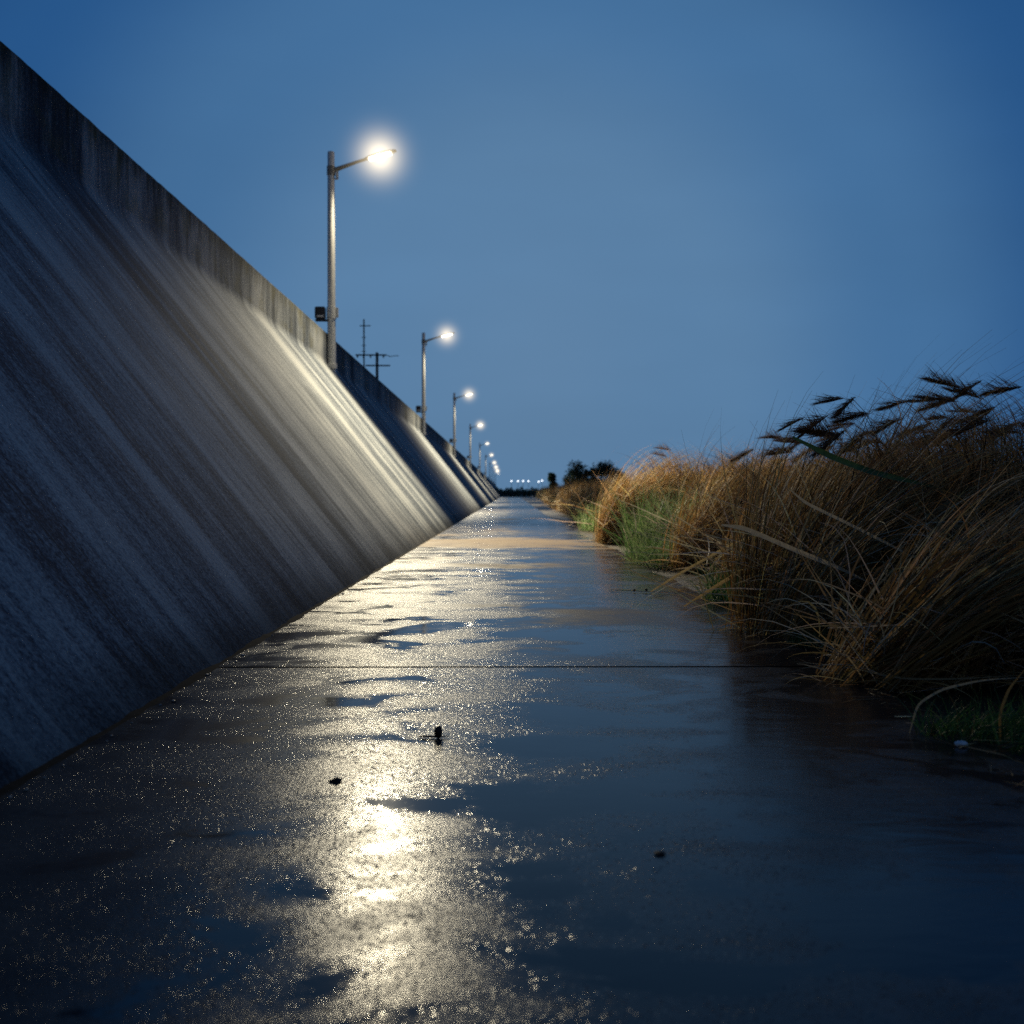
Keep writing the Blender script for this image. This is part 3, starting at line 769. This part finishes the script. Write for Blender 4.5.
# ------------------------------------------------------------------ distant trees, hedge and lamps
def tree(x, y, h, w, seed, label, name='tree', conical=False):
    rs = np.random.RandomState(seed); rnd = random.Random(seed)
    root = empty(name, (x, y, -.07)); tag(root, label, 'tree', 'dark trees beyond the reeds')
    bm = bmesh.new()
    add_tube(bm, [(0,0,0),(.05,0,h*.3),(-.05,.05,h*.6),(0,0,h*.9)], [.16,.12,.08,.03], 8)
    cl = []
    for k in range(14 if not conical else 12):
        z = h*rnd.uniform(.3,.92)
        if conical: z = h*rnd.uniform(.1,.92); rr = w*.5*(1.05-z/h)
        else: rr = w*.5*math.sqrt(max(.08, 1-((z/h-.55)/.45)**2))
        a = rnd.uniform(0, 6.28); q = rnd.uniform(.35, .9)
        c = (rr*q*math.cos(a), rr*q*math.sin(a), z); cl.append(c)
        add_tube(bm, [(0,0,max(.2,z-h*.15)), (c[0]*.5,c[1]*.5,z-h*.05), c], [.06,.04,.015], 5)
    mesh_obj('trunk', bm, M_bark, root)
    lv = Leaves(); n = 260
    for c in cl:
        r = w*rnd.uniform(.16,.28)
        p = rs.normal(0, 1, (n,3)); p = p/np.linalg.norm(p, axis=1, keepdims=True)*r*U(rs,.2,1.1,n)[:,None]*np.array([1.2,1.2,.8])
        d0 = p/ (np.linalg.norm(p,axis=1,keepdims=True)+1e-6) + rs.normal(0,.5,(n,3))
        lv.add(ribbons(rs, p+np.array(c), d0, rs.normal(0,.6,(n,3)), U(rs,.25,.5,n), U(rs,.12,.24,n), K=2), cols(rs, n, dict(dgreen=3, dark=1))*np.array([.45,.6,1.3]))  # leaf colours shifted to blue to imitate haze over distance
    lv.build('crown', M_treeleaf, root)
DT = 180.
for (u, top, wpx, seed, lab, con) in ((552, 473, 11, 71, 'small pointed dark tree, leftmost beyond the reeds', True), (577, 462, 27, 72, 'round dark tree in the middle beyond the reeds', False),
                           (592, 468, 17, 73, 'low dark tree filling the gap between the two rounder trees', False), (610, 462, 31, 74, 'broad dark tree, rightmost beyond the reeds', False)):
    tree((u-506)/1000*DT, DT, 1.2+(494-top)/1000*DT, wpx/1000*DT, seed, lab, conical=con)
rs = np.random.RandomState(5); lv = Leaves(); n = 5200
root = vec(U(rs,-9,16,n), rs.normal(0,1.2,n), np.zeros(n))
hh = 3.4 + .5*np.sin(root[:,0]*1.3) + .4*np.sin(root[:,0]*3.1+1)
root[:,2] = hh*U(rs,0,.95,n)
lv.add(ribbons(rs, root, rs.normal(0,1,(n,3))+np.array([0,-.2,.5]), rs.normal(0,.5,(n,3)), U(rs,.3,.7,n), U(rs,.15,.3,n), K=2), cols(rs, n, dict(dgreen=3, dark=1))*np.array([.6,.9,1.6]))  # bluish multiplier paints far haze into the hedge leaves
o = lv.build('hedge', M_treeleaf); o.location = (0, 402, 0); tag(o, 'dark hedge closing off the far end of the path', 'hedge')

far = [(511.5,481,450,M_far,'leftmost bright'),(518,481,560,M_far,'second from left faint'),(523,481,520,M_far,'third from left'),(528.5,481,450,M_far,'fourth from left'),(538.5,481.5,430,M_far,'fifth from left larger'),(542,480.5,520,M_far,'sixth from left, beside the small tree'),
       (692,475,300,M_far,'lone bluish one above the middle of the reed bank,'),(811,471,260,M_farwarm,'lone warm one left of the tall reeds,')]
for (u, w, D, mt, which) in far:
    x, z = (u-506)/1000*D, 1.2+(494-w)/1000*D
    t = empty('distant_lamp', (x, D, -.07)); tag(t, which + ' distant lamp shining near the horizon', 'street lamp', 'distant lamps on the horizon')
    bm = bmesh.new(); add_tube(bm, [(0,0,0),(0,0,z-.3)], [.12,.08], 6); mesh_obj('pole', bm, M_pole, t)
    r = .00065*D
    bm = bmesh.new(); add_blob(bm, (0,0,z), (r*1.1,r,r*.9), 1, .0, 2); mesh_obj('lamp_globe', bm, mt, t)

# ------------------------------------------------------------------ dusk sky
W = bpy.data.worlds.new("World"); sc.world = W; W.use_nodes = True
nt = W.node_tree; nt.nodes.clear()
out = nt.nodes.new('ShaderNodeOutputWorld'); bg = nt.nodes.new('ShaderNodeBackground')
tc = nt.nodes.new('ShaderNodeTexCoord')
sky = nt.nodes.new('ShaderNodeTexSky'); sky.sky_type = 'NISHITA'; sky.sun_disc = False
sky.sun_elevation = R(-4); sky.sun_rotation = R(0); sky.altitude = 0; sky.air_density = 1.; sky.ozone_density = 3.
gdir = Vector((.02, 1, .12)).normalized()
dot = nt.nodes.new('ShaderNodeVectorMath'); dot.operation = 'DOT_PRODUCT'
nrm = nt.nodes.new('ShaderNodeVectorMath'); nrm.operation = 'NORMALIZE'
nt.links.new(tc.outputs['Generated'], nrm.inputs[0]); nt.links.new(nrm.outputs[0], dot.inputs[0]); dot.inputs[1].default_value = gdir
ac = nt.nodes.new('ShaderNodeMath'); ac.operation = 'ARCCOSINE'; nt.links.new(dot.outputs['Value'], ac.inputs[0])
dv = nt.nodes.new('ShaderNodeMath'); dv.operation = 'DIVIDE'; nt.links.new(ac.outputs[0], dv.inputs[0]); dv.inputs[1].default_value = math.pi
rp = nt.nodes.new('ShaderNodeValToRGB'); cr = rp.color_ramp; cr.interpolation = 'EASE'
stops = [(0.0, (.112,.222,.375)), (.06, (.100,.212,.370)), (.115, (.057,.157,.322)), (.165, (.020,.090,.245)), (.21, (.006,.050,.172)), (.3, (.007,.038,.125)), (.5, (.010,.062,.185)), (.72, (.04,.068,.115)), (1., (.135,.128,.125))]  # last stops, unseen behind the camera, raised as added fill for the reeds
while len(cr.elements) < len(stops): cr.elements.new(.5)
for e, (p, c) in zip(cr.elements, stops): e.position = p; e.color = (*c, 1)
nt.links.new(dv.outputs[0], rp.inputs[0])
# faint uneven cloud veil
mp = nt.nodes.new('ShaderNodeMapping'); mp.inputs['Scale'].default_value = (1.4, 1.4, 4.5); nt.links.new(tc.outputs['Generated'], mp.inputs[0])
nz = nt.nodes.new('ShaderNodeTexNoise'); nz.inputs['Scale'].default_value = 1.5; nz.inputs['Detail'].default_value = 4; nt.links.new(mp.outputs[0], nz.inputs['Vector'])
mr = nt.nodes.new('ShaderNodeMapRange'); nt.links.new(nz.outputs[0], mr.inputs[0]); mr.inputs[1].default_value=.25; mr.inputs[2].default_value=.75; mr.inputs[3].default_value=.92; mr.inputs[4].default_value=1.07
mul = nt.nodes.new('ShaderNodeVectorMath'); mul.operation = 'SCALE'; nt.links.new(rp.outputs[0], mul.inputs[0]); nt.links.new(mr.outputs[0], mul.inputs['Scale'])
add = nt.nodes.new('ShaderNodeVectorMath'); add.operation = 'MULTIPLY_ADD'
nt.links.new(sky.outputs[0], add.inputs[0]); add.inputs[1].default_value = (.05,.05,.05); nt.links.new(mul.outputs[0], add.inputs[2])
nt.links.new(add.outputs[0], bg.inputs['Color']); bg.inputs['Strength'].default_value = 1.0
nt.links.new(bg.outputs[0], out.inputs['Surface'])

# ------------------------------------------------------------------ camera
cd = bpy.data.cameras.new('camera'); cam = link(bpy.data.objects.new('camera', cd))
cd.sensor_width = 36; cd.lens = 1000/1024*36; cd.clip_end = 6000; cd.clip_start = .05
cam.location = (0, 0, 1.2)
cam.rotation_euler = (R(90) - math.atan(18/1000), 0, -math.atan(6/1000))
cd.dof.use_dof = True; cd.dof.focus_distance = 8.0; cd.dof.aperture_fstop = 1.7
sc.camera = cam

sc.view_settings.view_transform = 'Standard'; sc.view_settings.look = 'None'; sc.view_settings.exposure = 0; sc.view_settings.gamma = 1
cy = sc.cycles
cy.use_denoising = False
try: cy.denoiser = 'OPENIMAGEDENOISE'
except Exception: pass
cy.max_bounces = 6; cy.diffuse_bounces = 2; cy.glossy_bounces = 3; cy.transmission_bounces = 4; cy.volume_bounces = 0; cy.transparent_max_bounces = 8
cy.sample_clamp_indirect = 1.0; cy.sample_clamp_direct = 0
cy.use_adaptive_sampling = False
cy.caustics_reflective = False; cy.caustics_refractive = False
